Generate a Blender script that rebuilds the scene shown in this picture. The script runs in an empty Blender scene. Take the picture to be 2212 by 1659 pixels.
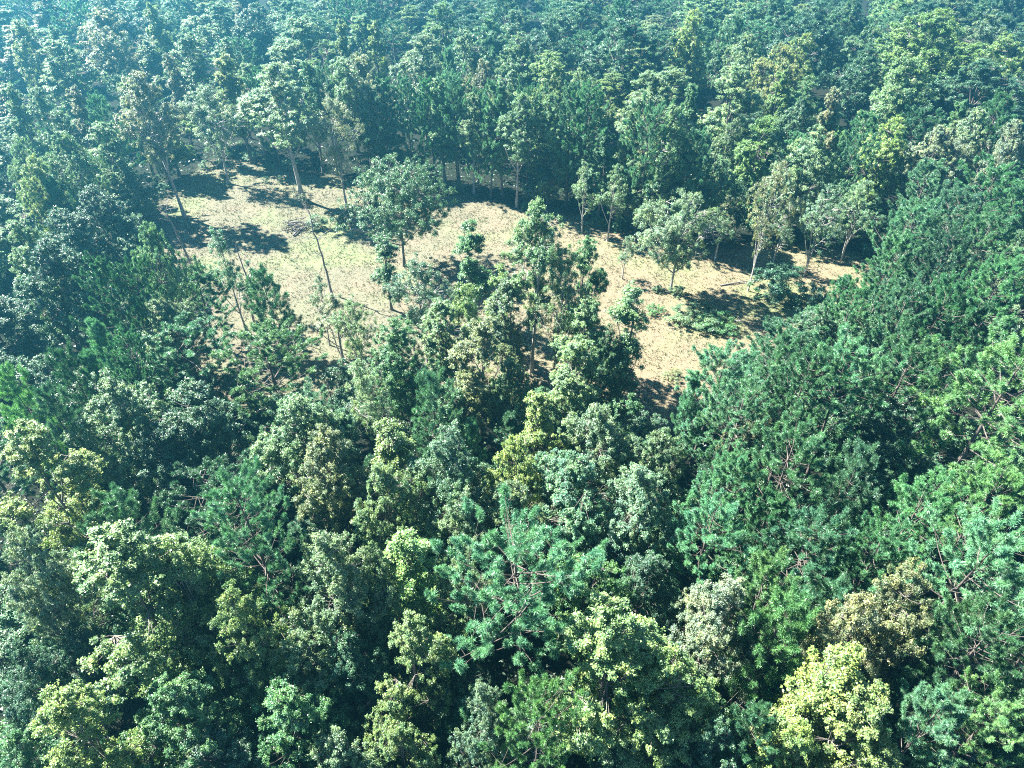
import bpy, math, random
import numpy as np
from mathutils import Vector, noise as mnoise

# ------------------------------------------------------------------ camera, light, exposure
sc = bpy.context.scene
col = sc.collection
CAMH, PITCH, FPX = 50.0, math.radians(40.0), 1500.0      # focal length in units of a 2212 px wide picture
cam_d = bpy.data.cameras.new('camera'); cam = bpy.data.objects.new('camera', cam_d); col.objects.link(cam)
cam.location = (0, 0, CAMH); cam.rotation_euler = (math.radians(90) - PITCH, 0, 0)
cam_d.sensor_width = 36.0; cam_d.lens = 36.0 * FPX / 2212.0
cam_d.clip_start = 0.5; cam_d.clip_end = 3000
sc.camera = cam

SUN_EL = math.radians(45.0)
SUN_AZ = (-0.865, 0.50)                                    # horizontal direction towards the sun (x, y)
world = bpy.data.worlds.new('World'); sc.world = world; world.use_nodes = True
wn = world.node_tree.nodes; wl = world.node_tree.links
for n in list(wn): wn.remove(n)
sky = wn.new('ShaderNodeTexSky'); sky.sky_type = 'NISHITA'; sky.sun_disc = False
sky.sun_elevation = SUN_EL
sky.sun_rotation = math.atan2(SUN_AZ[0], SUN_AZ[1])
sky.altitude = 3000; sky.air_density = 0.6; sky.dust_density = 0.1; sky.ozone_density = 3.0
bg = wn.new('ShaderNodeBackground'); bg.inputs['Strength'].default_value = 0.05
wo = wn.new('ShaderNodeOutputWorld')
wl.new(sky.outputs[0], bg.inputs['Color']); wl.new(bg.outputs[0], wo.inputs['Surface'])
sun_d = bpy.data.lights.new('sun', 'SUN'); sun = bpy.data.objects.new('sun', sun_d); col.objects.link(sun)
sun_d.energy = 5.0; sun_d.angle = math.radians(0.5); sun_d.color = (1.0, 0.965, 0.88)
ce = math.cos(SUN_EL); sv = Vector((SUN_AZ[0] * ce, SUN_AZ[1] * ce, math.sin(SUN_EL))).normalized()
sun.rotation_euler = sv.to_track_quat('Z', 'Y').to_euler()
sc.view_settings.view_transform = 'Standard'; sc.view_settings.look = 'None'
sc.view_settings.exposure = 2.85; sc.view_settings.gamma = 1.0
sc.render.engine = 'CYCLES'
cy = sc.cycles
cy.max_bounces = 5; cy.diffuse_bounces = 1; cy.glossy_bounces = 1; cy.transmission_bounces = 3; cy.volume_bounces = 0; cy.sample_clamp_indirect = 1.0
cy.transparent_max_bounces = 4
cy.filter_width = 1.1
cy.use_denoising = False
HAZE_DENSITY = 0.0011
HAZE_COLOR = (0.14, 0.70, 0.98)

rng = np.random.default_rng(7)
random.seed(7)

# ------------------------------------------------------------------ places: from a direction of view to a point on the ground
CP, SP = math.cos(PITCH), math.sin(PITCH)
def ray(px, py):
    x = (px - 1106.0) / FPX; y = (829.5 - py) / FPX
    return x, CP + y * SP, -SP + y * CP
def on_plane(px, py, z=0.0):
    dx, dy, dz = ray(px, py); t = (z - CAMH) / dz
    return dx * t, dy * t, t

# ------------------------------------------------------------------ terrain
CLEAR_PX = [(318, 468), (352, 425), (400, 385), (445, 352), (520, 338), (610, 366), (700, 384), (800, 392), (950, 400),
            (1060, 440), (1130, 448), (1210, 458), (1300, 490), (1400, 520), (1520, 528), (1640, 528), (1760, 530), (1900, 560),
            (1925, 600), (1850, 655), (1760, 715), (1665, 790), (1560, 850), (1480, 905), (1440, 950), (1340, 930),
            (1280, 880), (1190, 840), (1100, 850), (1000, 850), (860, 830), (760, 850), (640, 880), (520, 890), (440, 850), (400, 760), (350, 640), (325, 540)]
POLY = np.array([on_plane(*p)[:2] for p in CLEAR_PX])
def poly_sd(P):
    """signed distance to the edge of the clearing, negative inside"""
    P = np.atleast_2d(P); n = len(POLY)
    d = np.full(len(P), 1e9); inside = np.zeros(len(P), bool)
    for i in range(n):
        a, b = POLY[i], POLY[(i + 1) % n]
        e = b - a; w = P - a
        h = np.clip((w @ e) / (e @ e), 0, 1)
        d = np.minimum(d, np.hypot(*(w - h[:, None] * e).T))
        c = ((a[1] > P[:, 1]) != (b[1] > P[:, 1]))
        with np.errstate(divide='ignore', invalid='ignore'):
            xx = (b[0] - a[0]) * (P[:, 1] - a[1]) / (b[1] - a[1]) + a[0]
        inside ^= c & (P[:, 0] < xx)
    return np.where(inside, -d, d)
def gz(x, y):
    v = 0.22 * np.sin(x * 0.09 + 1.0) * np.cos(y * 0.075) + 0.10 * np.sin(x * 0.23 + y * 0.17) 
    return v

def new_mesh(name, V, F, mats, smooth=False, attrs=None):
    """V (n,3) array, F: (m,k) array or list of such arrays"""
    me = bpy.data.meshes.new(name)
    Fs = F if isinstance(F, list) else [F]
    Fs = [np.asarray(f, dtype=np.int32) for f in Fs if len(f)]
    me.vertices.add(len(V)); me.vertices.foreach_set('co', np.asarray(V, dtype=np.float32).ravel())
    li = np.concatenate([f.ravel() for f in Fs]); tot = np.concatenate([np.full(len(f), f.shape[1], np.int32) for f in Fs])
    st = np.concatenate([[0], np.cumsum(tot)[:-1]]).astype(np.int32)
    me.loops.add(len(li)); me.loops.foreach_set('vertex_index', li)
    me.polygons.add(len(tot)); me.polygons.foreach_set('loop_start', st); me.polygons.foreach_set('loop_total', tot)
    if smooth: me.polygons.foreach_set('use_smooth', np.ones(len(tot), bool))
    if attrs:
        for k, v in attrs.items():
            a = me.attributes.new(k, 'FLOAT', 'POINT'); a.data.foreach_set('value', np.asarray(v, dtype=np.float32))
    me.update(calc_edges=True)
    for m in (mats if isinstance(mats, list) else [mats]): me.materials.append(m)
    return me

# ------------------------------------------------------------------ materials
def mat_base(name):
    m = bpy.data.materials.new(name); m.use_nodes = True
    nt = m.node_tree
    for n in list(nt.nodes): nt.nodes.remove(n)
    out = nt.nodes.new('ShaderNodeOutputMaterial')
    return m, nt, out
def N(nt, t, **kw):
    n = nt.nodes.new(t)
    for k, v in kw.items(): setattr(n, k, v)
    return n
def mixcol(nt, a, b, fac, mode='MIX'):
    n = nt.nodes.new('ShaderNodeMix'); n.data_type = 'RGBA'; n.blend_type = mode
    for s, v in (('Factor', fac), ('A', a), ('B', b)):
        sock = [i for i in n.inputs if i.name == s and (i.type == ('VALUE' if s == 'Factor' else 'RGBA'))][0]
        if hasattr(v, 'links') or isinstance(v, bpy.types.NodeSocket): nt.links.new(v, sock)
        elif s == 'Factor': sock.default_value = v
        else: sock.default_value = (*v, 1)
    return [o for o in n.outputs if o.type == 'RGBA'][0]
def ramp(nt, src, stops):
    r = nt.nodes.new('ShaderNodeValToRGB'); nt.links.new(src, r.inputs[0])
    while len(r.color_ramp.elements) > 2: r.color_ramp.elements.remove(r.color_ramp.elements[-1])
    for i, (p, c) in enumerate(stops):
        e = r.color_ramp.elements[i] if i < 2 else r.color_ramp.elements.new(p)
        e.position = p; e.color = (*c, 1) if len(c) == 3 else c
    return r.outputs[0]
def tex_noise(nt, scale, detail=4, rough=0.6, vec=None, obj=True):
    t = nt.nodes.new('ShaderNodeTexNoise'); t.inputs['Scale'].default_value = scale
    t.inputs['Detail'].default_value = detail; t.inputs['Roughness'].default_value = rough
    if vec is None:
        tc = nt.nodes.new('ShaderNodeTexCoord'); vec = tc.outputs['Object']
    nt.links.new(vec, t.inputs['Vector'])
    return t.outputs['Fac']

def leaf_material(name, rough, trans, turned, spec=0.5, needle=False):
    """leaf colour comes from the tree's own object colour; single leaves vary and some have begun to turn"""
    m, nt, out = mat_base(name)
    oi = N(nt, 'ShaderNodeObjectInfo'); geo = N(nt, 'ShaderNodeNewGeometry')
    rpi = geo.outputs['Random Per Island']
    dark = mixcol(nt, oi.outputs['Color'], (0.52, 0.60, 0.62), 1.0, 'MULTIPLY')
    lite = mixcol(nt, oi.outputs['Color'], (1.55, 1.48, 1.35), 1.0, 'MULTIPLY')
    c = mixcol(nt, dark, lite, rpi)
    nz = tex_noise(nt, 0.55, 2, 0.5)
    f = ramp(nt, nz, [(0.35, (0, 0, 0)), (0.68, (1, 1, 1))])
    patch = mixcol(nt, c, turned, 1.0, 'MULTIPLY')
    c = mixcol(nt, c, patch, f)
    tc2 = N(nt, 'ShaderNodeTexCoord'); mp2 = N(nt, 'ShaderNodeMapping'); mp2.inputs['Location'].default_value = (17, 5, 9)
    nt.links.new(tc2.outputs['Object'], mp2.inputs[0])
    f2 = ramp(nt, tex_noise(nt, 0.9, 3, 0.6, mp2.outputs[0]), [(0.38, (1, 1, 1)), (0.58, (0, 0, 0))])
    c = mixcol(nt, c, mixcol(nt, c, (0.66, 0.80, 0.82), 1.0, 'MULTIPLY'), f2)
    bs = N(nt, 'ShaderNodeBsdfPrincipled'); bs.inputs['Roughness'].default_value = rough
    bs.inputs['Specular IOR Level'].default_value = spec
    nt.links.new(c, bs.inputs['Base Color'])
    tr = N(nt, 'ShaderNodeBsdfTranslucent')
    tc_ = mixcol(nt, c, (1.05, 1.30, 0.75), 1.0, 'MULTIPLY')
    nt.links.new(tc_, tr.inputs['Color'])
    mx = N(nt, 'ShaderNodeMixShader'); mx.inputs[0].default_value = trans
    nt.links.new(bs.outputs[0], mx.inputs[1]); nt.links.new(tr.outputs[0], mx.inputs[2])
    nt.links.new(mx.outputs[0], out.inputs['Surface'])
    return m
M_LEAF = leaf_material('broad_leaf', 0.42, 0.26, (1.40, 1.20, 0.80), 0.6)
M_NEEDLE = leaf_material('pine_needle', 0.38, 0.20, (1.2, 1.1, 0.85), 0.6)

def bark_material(name, a, b):
    m, nt, out = mat_base(name)
    tc = N(nt, 'ShaderNodeTexCoord'); mp = N(nt, 'ShaderNodeMapping'); mp.inputs['Scale'].default_value = (1, 1, 0.25)
    nt.links.new(tc.outputs['Object'], mp.inputs[0])
    nz = tex_noise(nt, 9, 5, 0.65, mp.outputs[0])
    c = ramp(nt, nz, [(0.35, a), (0.65, b)])
    bs = N(nt, 'ShaderNodeBsdfPrincipled'); bs.inputs['Roughness'].default_value = 0.9
    nt.links.new(c, bs.inputs['Base Color'])
    bp = N(nt, 'ShaderNodeBump'); bp.inputs['Strength'].default_value = 0.6; bp.inputs['Distance'].default_value = 0.03
    nt.links.new(nz, bp.inputs['Height']); nt.links.new(bp.outputs[0], bs.inputs['Normal'])
    nt.links.new(bs.outputs[0], out.inputs['Surface'])
    return m
M_BARK = bark_material('grey_bark', (0.07, 0.06, 0.05), (0.22, 0.20, 0.175))
M_PALE = bark_material('pale_bark', (0.20, 0.19, 0.17), (0.48, 0.46, 0.42))
M_PINEBARK = bark_material('pine_bark', (0.05, 0.042, 0.04), (0.15, 0.125, 0.105))
M_DARKDEAD = bark_material('rotten_wood', (0.012, 0.011, 0.016), (0.07, 0.06, 0.07))
M_DEAD = bark_material('dead_wood', (0.05, 0.045, 0.05), (0.34, 0.31, 0.30))

def ground_material():
    m, nt, out = mat_base('ground_soil_and_grass')
    at = N(nt, 'ShaderNodeAttribute', attribute_name='grass')
    tc = N(nt, 'ShaderNodeTexCoord')
    n1 = tex_noise(nt, 0.10, 4, 0.6, tc.outputs['Object'])
    n2 = tex_noise(nt, 0.9, 5, 0.7, tc.outputs['Object'])
    n3 = tex_noise(nt, 5.0, 4, 0.75, tc.outputs['Object'])
    dry = ramp(nt, n2, [(0.30, (0.122, 0.116, 0.080)), (0.5, (0.148, 0.138, 0.098)), (0.72, (0.165, 0.154, 0.110))])
    wa = N(nt, 'ShaderNodeAttribute', attribute_name='warm')
    dry = mixcol(nt, dry, mixcol(nt, dry, (1.26, 1.11, 1.04), 1.0, 'MULTIPLY'), wa.outputs['Fac'])
    pink = mixcol(nt, dry, (0.185, 0.145, 0.108), ramp(nt, tex_noise(nt, 0.22, 3, 0.6, tc.outputs['Object']), [(0.5, (0, 0, 0)), (0.72, (.7, .7, .7))]))
    gat = N(nt, 'ShaderNodeAttribute', attribute_name='green')
    green = ramp(nt, n2, [(0.35, (0.09, 0.13, 0.06)), (0.7, (0.24, 0.28, 0.12))])
    gsum = N(nt, 'ShaderNodeMath', operation='ADD'); nt.links.new(n1, gsum.inputs[0]); nt.links.new(gat.outputs['Fac'], gsum.inputs[1])
    gsum2 = N(nt, 'ShaderNodeMath', operation='MULTIPLY_ADD'); nt.links.new(n3, gsum2.inputs[0]); gsum2.inputs[1].default_value = 0.45
    nt.links.new(gsum.outputs[0], gsum2.inputs[2])
    gm = ramp(nt, gsum2.outputs[0], [(0.74, (0, 0, 0)), (1.0, (.75, .75, .75))])
    grass = mixcol(nt, pink, green, gm)
    fine = ramp(nt, n3, [(0.30, (0.72, 0.76, 0.68)), (0.56, (1.04, 1.04, 1.04))])
    grass = mixcol(nt, grass, fine, 1.0, 'MULTIPLY')
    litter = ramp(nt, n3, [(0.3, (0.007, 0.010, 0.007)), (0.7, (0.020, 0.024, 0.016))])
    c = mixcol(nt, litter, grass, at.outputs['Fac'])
    bs = N(nt, 'ShaderNodeBsdfPrincipled'); bs.inputs['Roughness'].default_value = 1.0; bs.inputs['Specular IOR Level'].default_value = 0.1
    nt.links.new(c, bs.inputs['Base Color'])
    bp = N(nt, 'ShaderNodeBump'); bp.inputs['Strength'].default_value = 1.0; bp.inputs['Distance'].default_value = 0.12
    nt.links.new(n3, bp.inputs['Height']); nt.links.new(bp.outputs[0], bs.inputs['Normal'])
    nt.links.new(bs.outputs[0], out.inputs['Surface'])
    return m

# ------------------------------------------------------------------ the ground sheet
def axis(lo, hi, flo, fhi, step_f, step_c):
    a = list(np.arange(lo, flo, step_c)) + list(np.arange(flo, fhi, step_f)) + list(np.arange(fhi, hi + 1, step_c))
    return np.array(a)
gx = axis(-420, 420, -75, 75, 0.6, 12); gy = axis(-80, 600, 35, 145, 0.6, 12)
GX, GY = np.meshgrid(gx, gy); P2 = np.stack([GX.ravel(), GY.ravel()], 1)
sd = poly_sd(P2)
wob = 1.6 * np.sin(P2[:, 0] * 0.7 + 1.3 * np.sin(P2[:, 1] * 0.5)) * np.cos(P2[:, 1] * 0.6 + np.sin(P2[:, 0] * 0.3))
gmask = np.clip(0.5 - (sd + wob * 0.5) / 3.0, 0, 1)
gr = np.zeros(len(P2))
for px, py, r, s in [(690, 520, 9, .34), (640, 505, 6, .2), (560, 470, 5, .18), (1230, 500, 9, .16), (1520, 690, 5, .3), (1500, 580, 6, .25), (1700, 640, 8, .3), (700, 560, 6, .2), (480, 420, 8, .14), (1720, 560, 9, .2)]:
    cx, cy_, _ = on_plane(px, py)
    gr = np.maximum(gr, 0.6 * s * np.exp(-((P2[:, 0] - cx) ** 2 + ((P2[:, 1] - cy_)) ** 2) / (r * r)))
V = np.stack([P2[:, 0], P2[:, 1], gz(P2[:, 0], P2[:, 1])], 1)
nx, ny = len(gx), len(gy)
ii = (np.arange(ny - 1)[:, None] * nx + np.arange(nx - 1)[None, :]).ravel()
F = np.stack([ii, ii + 1, ii + nx + 1, ii + nx], 1)
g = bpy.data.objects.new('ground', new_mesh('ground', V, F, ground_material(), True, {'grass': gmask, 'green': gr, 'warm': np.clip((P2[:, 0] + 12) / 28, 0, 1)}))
g['kind'] = 'structure'; col.objects.link(g)

# ------------------------------------------------------------------ tubes for wood
def tube(path, radii, sides=5):
    P = np.asarray(path, float); R = np.asarray(radii, float); n = len(P)
    T = np.gradient(P, axis=0); T /= np.linalg.norm(T, axis=1)[:, None] + 1e-9
    up = np.array([0.0, 0, 1]) if abs(T[0][2]) < 0.9 else np.array([1.0, 0, 0])
    A = np.cross(T, up); A /= np.linalg.norm(A, axis=1)[:, None] + 1e-9
    B = np.cross(T, A)
    th = np.arange(sides) * 2 * math.pi / sides
    ring = P[:, None, :] + R[:, None, None] * (np.cos(th)[None, :, None] * A[:, None, :] + np.sin(th)[None, :, None] * B[:, None, :])
    V = ring.reshape(-1, 3)
    k = np.arange(sides); k2 = (k + 1) % sides
    F = []
    for i in range(n - 1):
        F.append(np.stack([i * sides + k, i * sides + k2, (i + 1) * sides + k2, (i + 1) * sides + k], 1))
    return V, np.concatenate(F)
class Wood:
    def __init__(s): s.V = []; s.F = []; s.n = 0
    def add(s, path, radii, sides=5):
        V, F = tube(path, radii, sides); s.V.append(V); s.F.append(F + s.n); s.n += len(V)
    def join(s, o):
        for V, F in zip(o.V, o.F_local()): s.V.append(V); s.F.append(F + s.n); s.n += len(V)
    def F_local(s):
        out = []; k = 0
        for V, F in zip(s.V, s.F): out.append(F - k); k += len(V)
        return out
    def mesh(s, name, mat): return new_mesh(name, np.concatenate(s.V), np.concatenate(s.F), mat, True)

def bez(a, b, c, n):
    t = np.linspace(0, 1, n)[:, None]
    return (1 - t) ** 2 * a + 2 * t * (1 - t) * b + t ** 2 * c
def unit(v): return v / (np.linalg.norm(v, axis=-1, keepdims=True) + 1e-9)

def leaves_mesh(name, C, Nn, L, Wd, r):
    """one folded four-cornered leaf at every point"""
    n = len(C)
    rnd = unit(r.normal(size=(n, 3)))
    A = unit(np.cross(Nn, rnd)); B = np.cross(Nn, A)
    L = L[:, None]; Wd = Wd[:, None]
    V = np.empty((n, 3, 3))
    V[:, 0] = C + A * L * 0.62 - Nn * L * 0.10
    V[:, 1] = C - A * L * 0.38 + B * Wd * 0.62
    V[:, 2] = C - A * L * 0.30 - B * Wd * 0.62
    i = np.arange(n)[:, None] * 3
    return new_mesh(name, V.reshape(-1, 3), i + np.arange(3)[None, :], M_LEAF)

PROTO = {}
def profile(shape, u):
    if shape == 'round': return np.sin(np.pi * np.clip(u, 0, 1) ** 0.85) ** 0.55
    if shape == 'oval': return np.sin(np.pi * np.clip(u * 0.96 + 0.02, 0, 1) ** 0.75) ** 0.7
    if shape == 'flat': return np.clip(np.sin(np.pi * np.clip(u, 0, 1) ** 1.25), 0, 1) ** 0.45
    if shape == 'column': return 0.55 + 0.45 * np.sin(np.pi * u) - 0.35 * np.clip(u - 0.75, 0, 1) * 2
    if shape == 'cone': return np.clip(1.05 - u, 0, 1) ** 0.75 * np.clip(u * 6 + 0.3, 0, 1)

def broadleaf(key, seed, H, W, base, nclump, nleaf, leaf=0.15, shape='round', clump=(0.5, 1.05), limbs=11, bark=None, inner=0.45, stems=1, lobe=0.28, nlobes=None):
    r = np.random.default_rng(seed); z0 = base * H
    ph = r.uniform(0, 6.28, 6)
    def env(u, th):
        k = 1 + lobe * (np.sin(2 * th + ph[0] + 4 * u) * 0.5 + np.sin(3 * th + ph[1] - 5 * u) * 0.35 + np.sin(5 * th + ph[2] + 9 * u) * 0.3)
        return W / 2 * profile(shape, u) * k
    # trunk
    trunk = Wood(); tops = []
    for s in range(stems):
        bend = r.normal(size=2) * 0.03 * H + (r.normal(size=2) * 0.08 * H if stems > 1 else 0)
        tp = np.array([bend[0], bend[1], H * (0.86 if stems == 1 else r.uniform(.7, .85))])
        path = bez(np.array([0.0, 0, -0.3]), np.array([bend[0] * 0.2 + r.normal() * 0.15, bend[1] * 0.2, H * 0.45]), tp, 9)
        R = np.linspace(1, 0.12, 9) * H * 0.013 / math.sqrt(stems); R[0] *= 1.6; R[1] *= 1.05
        trunk.add(path, R, 7); tops.append(path)
    # the crown is a heap of lobes; the leaf clumps sit on the lobes, mostly on top and outside
    nl_ = nlobes or max(5, int(W * H / 16)); lob = []
    for i in range(nl_):
        uu = (i + r.uniform(0.2, 0.8)) / nl_; tt_ = i * 2.4 + r.uniform(-.6, .6)
        k = r.uniform(0.35, 0.75) if uu < 0.85 else r.uniform(0, 0.3)
        R_ = (0.19 + 0.18 * r.random()) * W * (1.0 - 0.30 * uu)
        rad_ = max(0.0, env(min(uu, .97), tt_) * (0.45 + k * 0.6) - R_ * .7)
        lob.append((rad_ * math.cos(tt_), rad_ * math.sin(tt_), z0 + R_ * .6 + uu * (H - z0 - R_ * 1.55), R_))
    lob = np.array(lob)
    li = r.choice(nl_, nclump, p=lob[:, 3] ** 2 / (lob[:, 3] ** 2).sum())
    ax = np.array([0, 0, z0 + 0.3 * (H - z0)])
    outw = unit(lob[:, :3] - ax)
    dd = unit(r.normal(size=(nclump, 3)) + outw[li] * 0.7 + np.array([0, 0, 0.35]))
    Cc = lob[li, :3] + dd * (lob[li, 3] * (1 - (1 - inner) * 0 - 0.85 * r.random(nclump) ** 1.5))[:, None] * np.array([1, 1, 1.15 if shape != 'flat' else .8])
    Cc[:, 2] = np.clip(Cc[:, 2], z0 * .8, H * 0.985)
    size = r.uniform(*clump, nclump) * 0.57
    f_ = (W / 2) / np.percentile(np.hypot(Cc[:, 0], Cc[:, 1]) + size * .6, 95)
    Cc[:, :2] *= f_; lob[:, :2] *= f_
    Cc[:, 2] = z0 + (Cc[:, 2] - z0) * ((H * 0.98 - z0) / (Cc[:, 2].max() - z0))
    # limbs
    limb_list = []; ends = []
    for i in range(limbs):
        uu = (i + 0.5) / limbs; tth = i * 2.4 + r.uniform(-.4, .4)
        path = tops[i % stems]; k = int(np.clip((base * 0.85 + uu * (0.8 - base * 0.7)) * 8, 1, 7))
        a = path[k]
        ue = np.clip(uu * 0.8 + 0.22, 0, 0.97); re = env(ue, tth) * (0.78 - 0.35 * uu)
        e = np.array([re * math.cos(tth), re * math.sin(tth), z0 + ue * (H - z0)])
        if e[2] < a[2]: e[2] = a[2] + 0.15 * H * 0.3
        mid = a * 0.45 + e * 0.55 - np.array([0, 0, 0.10 * np.linalg.norm(e - a)]) + r.normal(size=3) * 0.12
        w = Wood(); p = bez(a, mid, e, 7)
        w.add(p, np.linspace(1, 0.2, 7) * H * 0.0062 * (1.1 - 0.5 * uu), 4); limb_list.append((w, p)); ends.append(p)
    allp = np.concatenate([p for _, p in limb_list]); own = np.repeat(np.arange(limbs), 7)
    for c in Cc:
        j = int(np.argmin(((allp - c) ** 2).sum(1) + 2.0 * (allp[:, 2] > c[2]) * 4)); a = allp[j]
        limb_list[own[j]][0].add(bez(a, (a + c) / 2 - np.array([0, 0, 0.1]) + r.normal(size=3) * 0.1, c, 4), np.array([1, .8, .55, .25]) * H * 0.0021, 3)
    # leaves
    wgt = size ** 1.8 * r.uniform(.5, 1.5, nclump); cnt = r.multinomial(nleaf, wgt / wgt.sum())
    idx = np.repeat(np.arange(nclump), cnt); n = len(idx)
    cdir = unit(Cc - np.array([0, 0, z0 + 0.3 * (H - z0)]))
    # sprays: short leafy shoots that stick out of every clump
    NS = 9
    spr = unit(r.normal(size=(nclump, NS, 3)) + cdir[:, None, :] * 0.55 + np.array([0, 0, 0.15]))
    slen = size[:, None] * r.uniform(0.55, 1.45, (nclump, NS))
    pick = r.integers(0, NS, n); s_ = r.random(n) ** 0.7
    sd_ = spr[idx, pick]; sl = slen[idx, pick]
    off = sd_ * (s_ * sl)[:, None] * np.array([1, 1, 0.75]) + r.normal(size=(n, 3)) * (0.05 + 0.17 * size[idx] * (1.15 - s_))[:, None]
    off[:, 2] -= 0.10 * (s_ * sl) ** 2
    P = Cc[idx] + off
    P[:, 2] = np.maximum(P[:, 2], 0.05)
    Nn = unit(sd_ * 0.25 + cdir[idx] * 0.35 + np.array([0, 0, 0.7]) + r.normal(size=(n, 3)) * 0.5)
    L = leaf * r.uniform(0.7, 1.3, n)
    crown = leaves_mesh(key + '_crown', P, Nn, L, L * r.uniform(0.55, 0.85, n), r)
    b = bark or M_BARK
    full = Wood(); full.join(trunk)
    for w, _ in limb_list: full.join(w)
    PROTO[key] = dict(H=H, W=W, crown=crown, trunk=trunk.mesh('trunk', b), limbs=[w.mesh('branch', b) for w, _ in limb_list], wood=full.mesh('trunk', b))

def pine(key, seed, H, W, base, whorls, tuft_per, needles, shape='round', nl=0.29):
    r = np.random.default_rng(seed); trunk = Wood(); z0 = base * H
    ph = r.uniform(0, 6.28, 3)
    bx, by = r.normal(size=2) * 0.012 * H
    path = bez(np.array([0.0, 0, -0.3]), np.array([bx, by, H * .5]), np.array([bx * .5, by * .5, H * 0.985]), 10)
    R = np.linspace(1, 0.10, 10) * H * 0.0115; R[0] *= 1.35
    trunk.add(path, R, 7)
    def tz(z):
        k = np.clip(z / H * 9, 0, 8.99); i = int(k); return path[i] * (1 - (k - i)) + path[i + 1] * (k - i)
    limbs = []; TC = []; TD = []
    for wv in range(whorls):
        u = (wv + r.uniform(0.1, 0.9)) / whorls
        nb = r.integers(3, 6)
        for b in range(nb):
            if r.random() < (0.30 if u < 0.35 else 0.08): continue
            th = 6.283 * b / nb + wv * 1.1 + r.uniform(-.35, .35)
            k = 1 + 0.3 * math.sin(2 * th + ph[0] + 5 * u) + 0.15 * math.sin(3 * th + ph[1])
            Lb = W / 2 * float(profile(shape, np.array(min(0.97, 0.16 + u * 0.84)))) * k * r.uniform(0.72, 1.05)
            Lb = max(Lb, 0.35)
            a = tz(z0 + u * (H - z0) * 0.96 - 0.1 * Lb)
            rise = Lb * (0.10 + 0.65 * u) + r.normal() * 0.15
            hd = np.array([math.cos(th), math.sin(th), 0.0])
            e = a + hd * Lb + np.array([0, 0, rise])
            mid = a + hd * Lb * 0.55 + np.array([0, 0, rise * 0.2]) + r.normal(size=3) * 0.1
            w = Wood(); p = bez(a, mid, e, 6); w.add(p, np.linspace(1, .25, 6) * (0.010 + 0.010 * Lb), 4)
            nt_ = max(4, int(tuft_per * (0.35 + Lb / (W / 2))))
            ncl = max(2, nt_ // 7)
            for t in range(ncl):
                s = 0.24 + 0.76 * (t + r.uniform(.3, 1)) / ncl
                q = bez(a, mid, e, 21)[int(s * 20)]
                side = np.cross(hd, [0, 0, 1]) * r.normal() * 0.62 * Lb * (1.12 - s)
                c = q + side + np.array([0, 0, abs(r.normal()) * 0.14 * (1 + 0.4 * Lb)]) + hd * r.uniform(-.1, .2)
                if t == ncl - 1: c = e
                if np.linalg.norm(c - q) > 0.25: w.add(np.stack([q, (q + c) / 2 - [0, 0, .05], c]), [0.02, 0.015, 0.009], 3)
                pd = unit(hd * 0.45 + np.array([0, 0, 0.8]) + side * 0.25 + r.normal(size=3) * 0.18); PL = r.uniform(.45, 1.0) * (0.7 + 0.12 * Lb)
                for j in range(7):                               # a plume of needle tufts along an upturned shoot
                    f_ = j / 6.0
                    o_ = r.normal(size=3) * np.array([.17, .17, .08]) * (1.1 - .7 * f_)
                    TC.append(c + pd * PL * (f_ - .25) + o_); TD.append(pd + o_ * 1.5)
            limbs.append(w)
    for t in range(5): TC.append(tz(H * (0.985 - 0.02 * t)) + r.normal(size=3) * 0.1 * t); TD.append(np.array([0, 0, 1.0]) + r.normal(size=3) * .3)
    TC = np.array(TC); TD = unit(np.array(TD)); nT = len(TC)
    idx = np.repeat(np.arange(nT), needles); n = len(idx)
    d = unit(TD[idx] * 0.6 + r.normal(size=(n, 3)) * 0.75)
    back = r.random(n)[:, None] * 0.30
    root = TC[idx] - TD[idx] * back
    sc_t = r.uniform(0.75, 1.25, nT)[idx]
    L = (nl * r.uniform(0.75, 1.15, n) * sc_t)[:, None]
    tip = root + d * L
    sd_ = unit(np.cross(d, r.normal(size=(n, 3)))) * 0.0155
    Vn = np.stack([root + d * L * .2 - sd_, root + d * L * .2 + sd_, tip], 1)
    i = np.arange(n)[:, None] * 3
    crown = new_mesh(key + '_crown', Vn.reshape(-1, 3), i + np.arange(3)[None, :], M_NEEDLE)
    # gather limbs into main boughs so that each bough stays a part of its own
    full = Wood(); full.join(trunk)
    for w in limbs: full.join(w)
    big = limbs[:14]; rest = Wood(); rest.join(trunk)
    for w in limbs[14:]: rest.join(w)
    PROTO[key] = dict(H=H, W=W, crown=crown, trunk=rest.mesh('trunk', M_PINEBARK), limbs=[w.mesh('branch', M_PINEBARK) for w in big], wood=full.mesh('trunk', M_PINEBARK))

broadleaf('B1', 11, 16, 11, .18, 526, 153279, 0.123, 'round', limbs=12)
broadleaf('B2', 12, 16, 11, .20, 591, 153279, 0.120, 'flat', (0.45, .95), limbs=12)
broadleaf('B3', 13, 16, 10, .14, 484, 138446, 0.131, 'round', (0.55, 1.15), limbs=11, lobe=.4)
broadleaf('B4', 17, 15, 10, .12, 695, 143390, 0.112, 'oval', (0.4, .8), limbs=11, lobe=.35)
broadleaf('T1', 21, 19, 8, .24, 484, 123612, 0.120, 'oval', (0.45, .95), limbs=12)
broadleaf('T2', 22, 19, 7.5, .30, 422, 113723, 0.123, 'oval', (0.45, .9), limbs=12, lobe=.42)
broadleaf('T3', 23, 20, 8, .42, 357, 103160, 0.103, 'round', (0.45, .95), limbs=10, bark=M_PALE, lobe=.4)
broadleaf('A1', 31, 13, 8, .34, 253, 40803, 0.089, 'round', (0.35, .8), limbs=11, bark=M_PALE, inner=.35)
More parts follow.
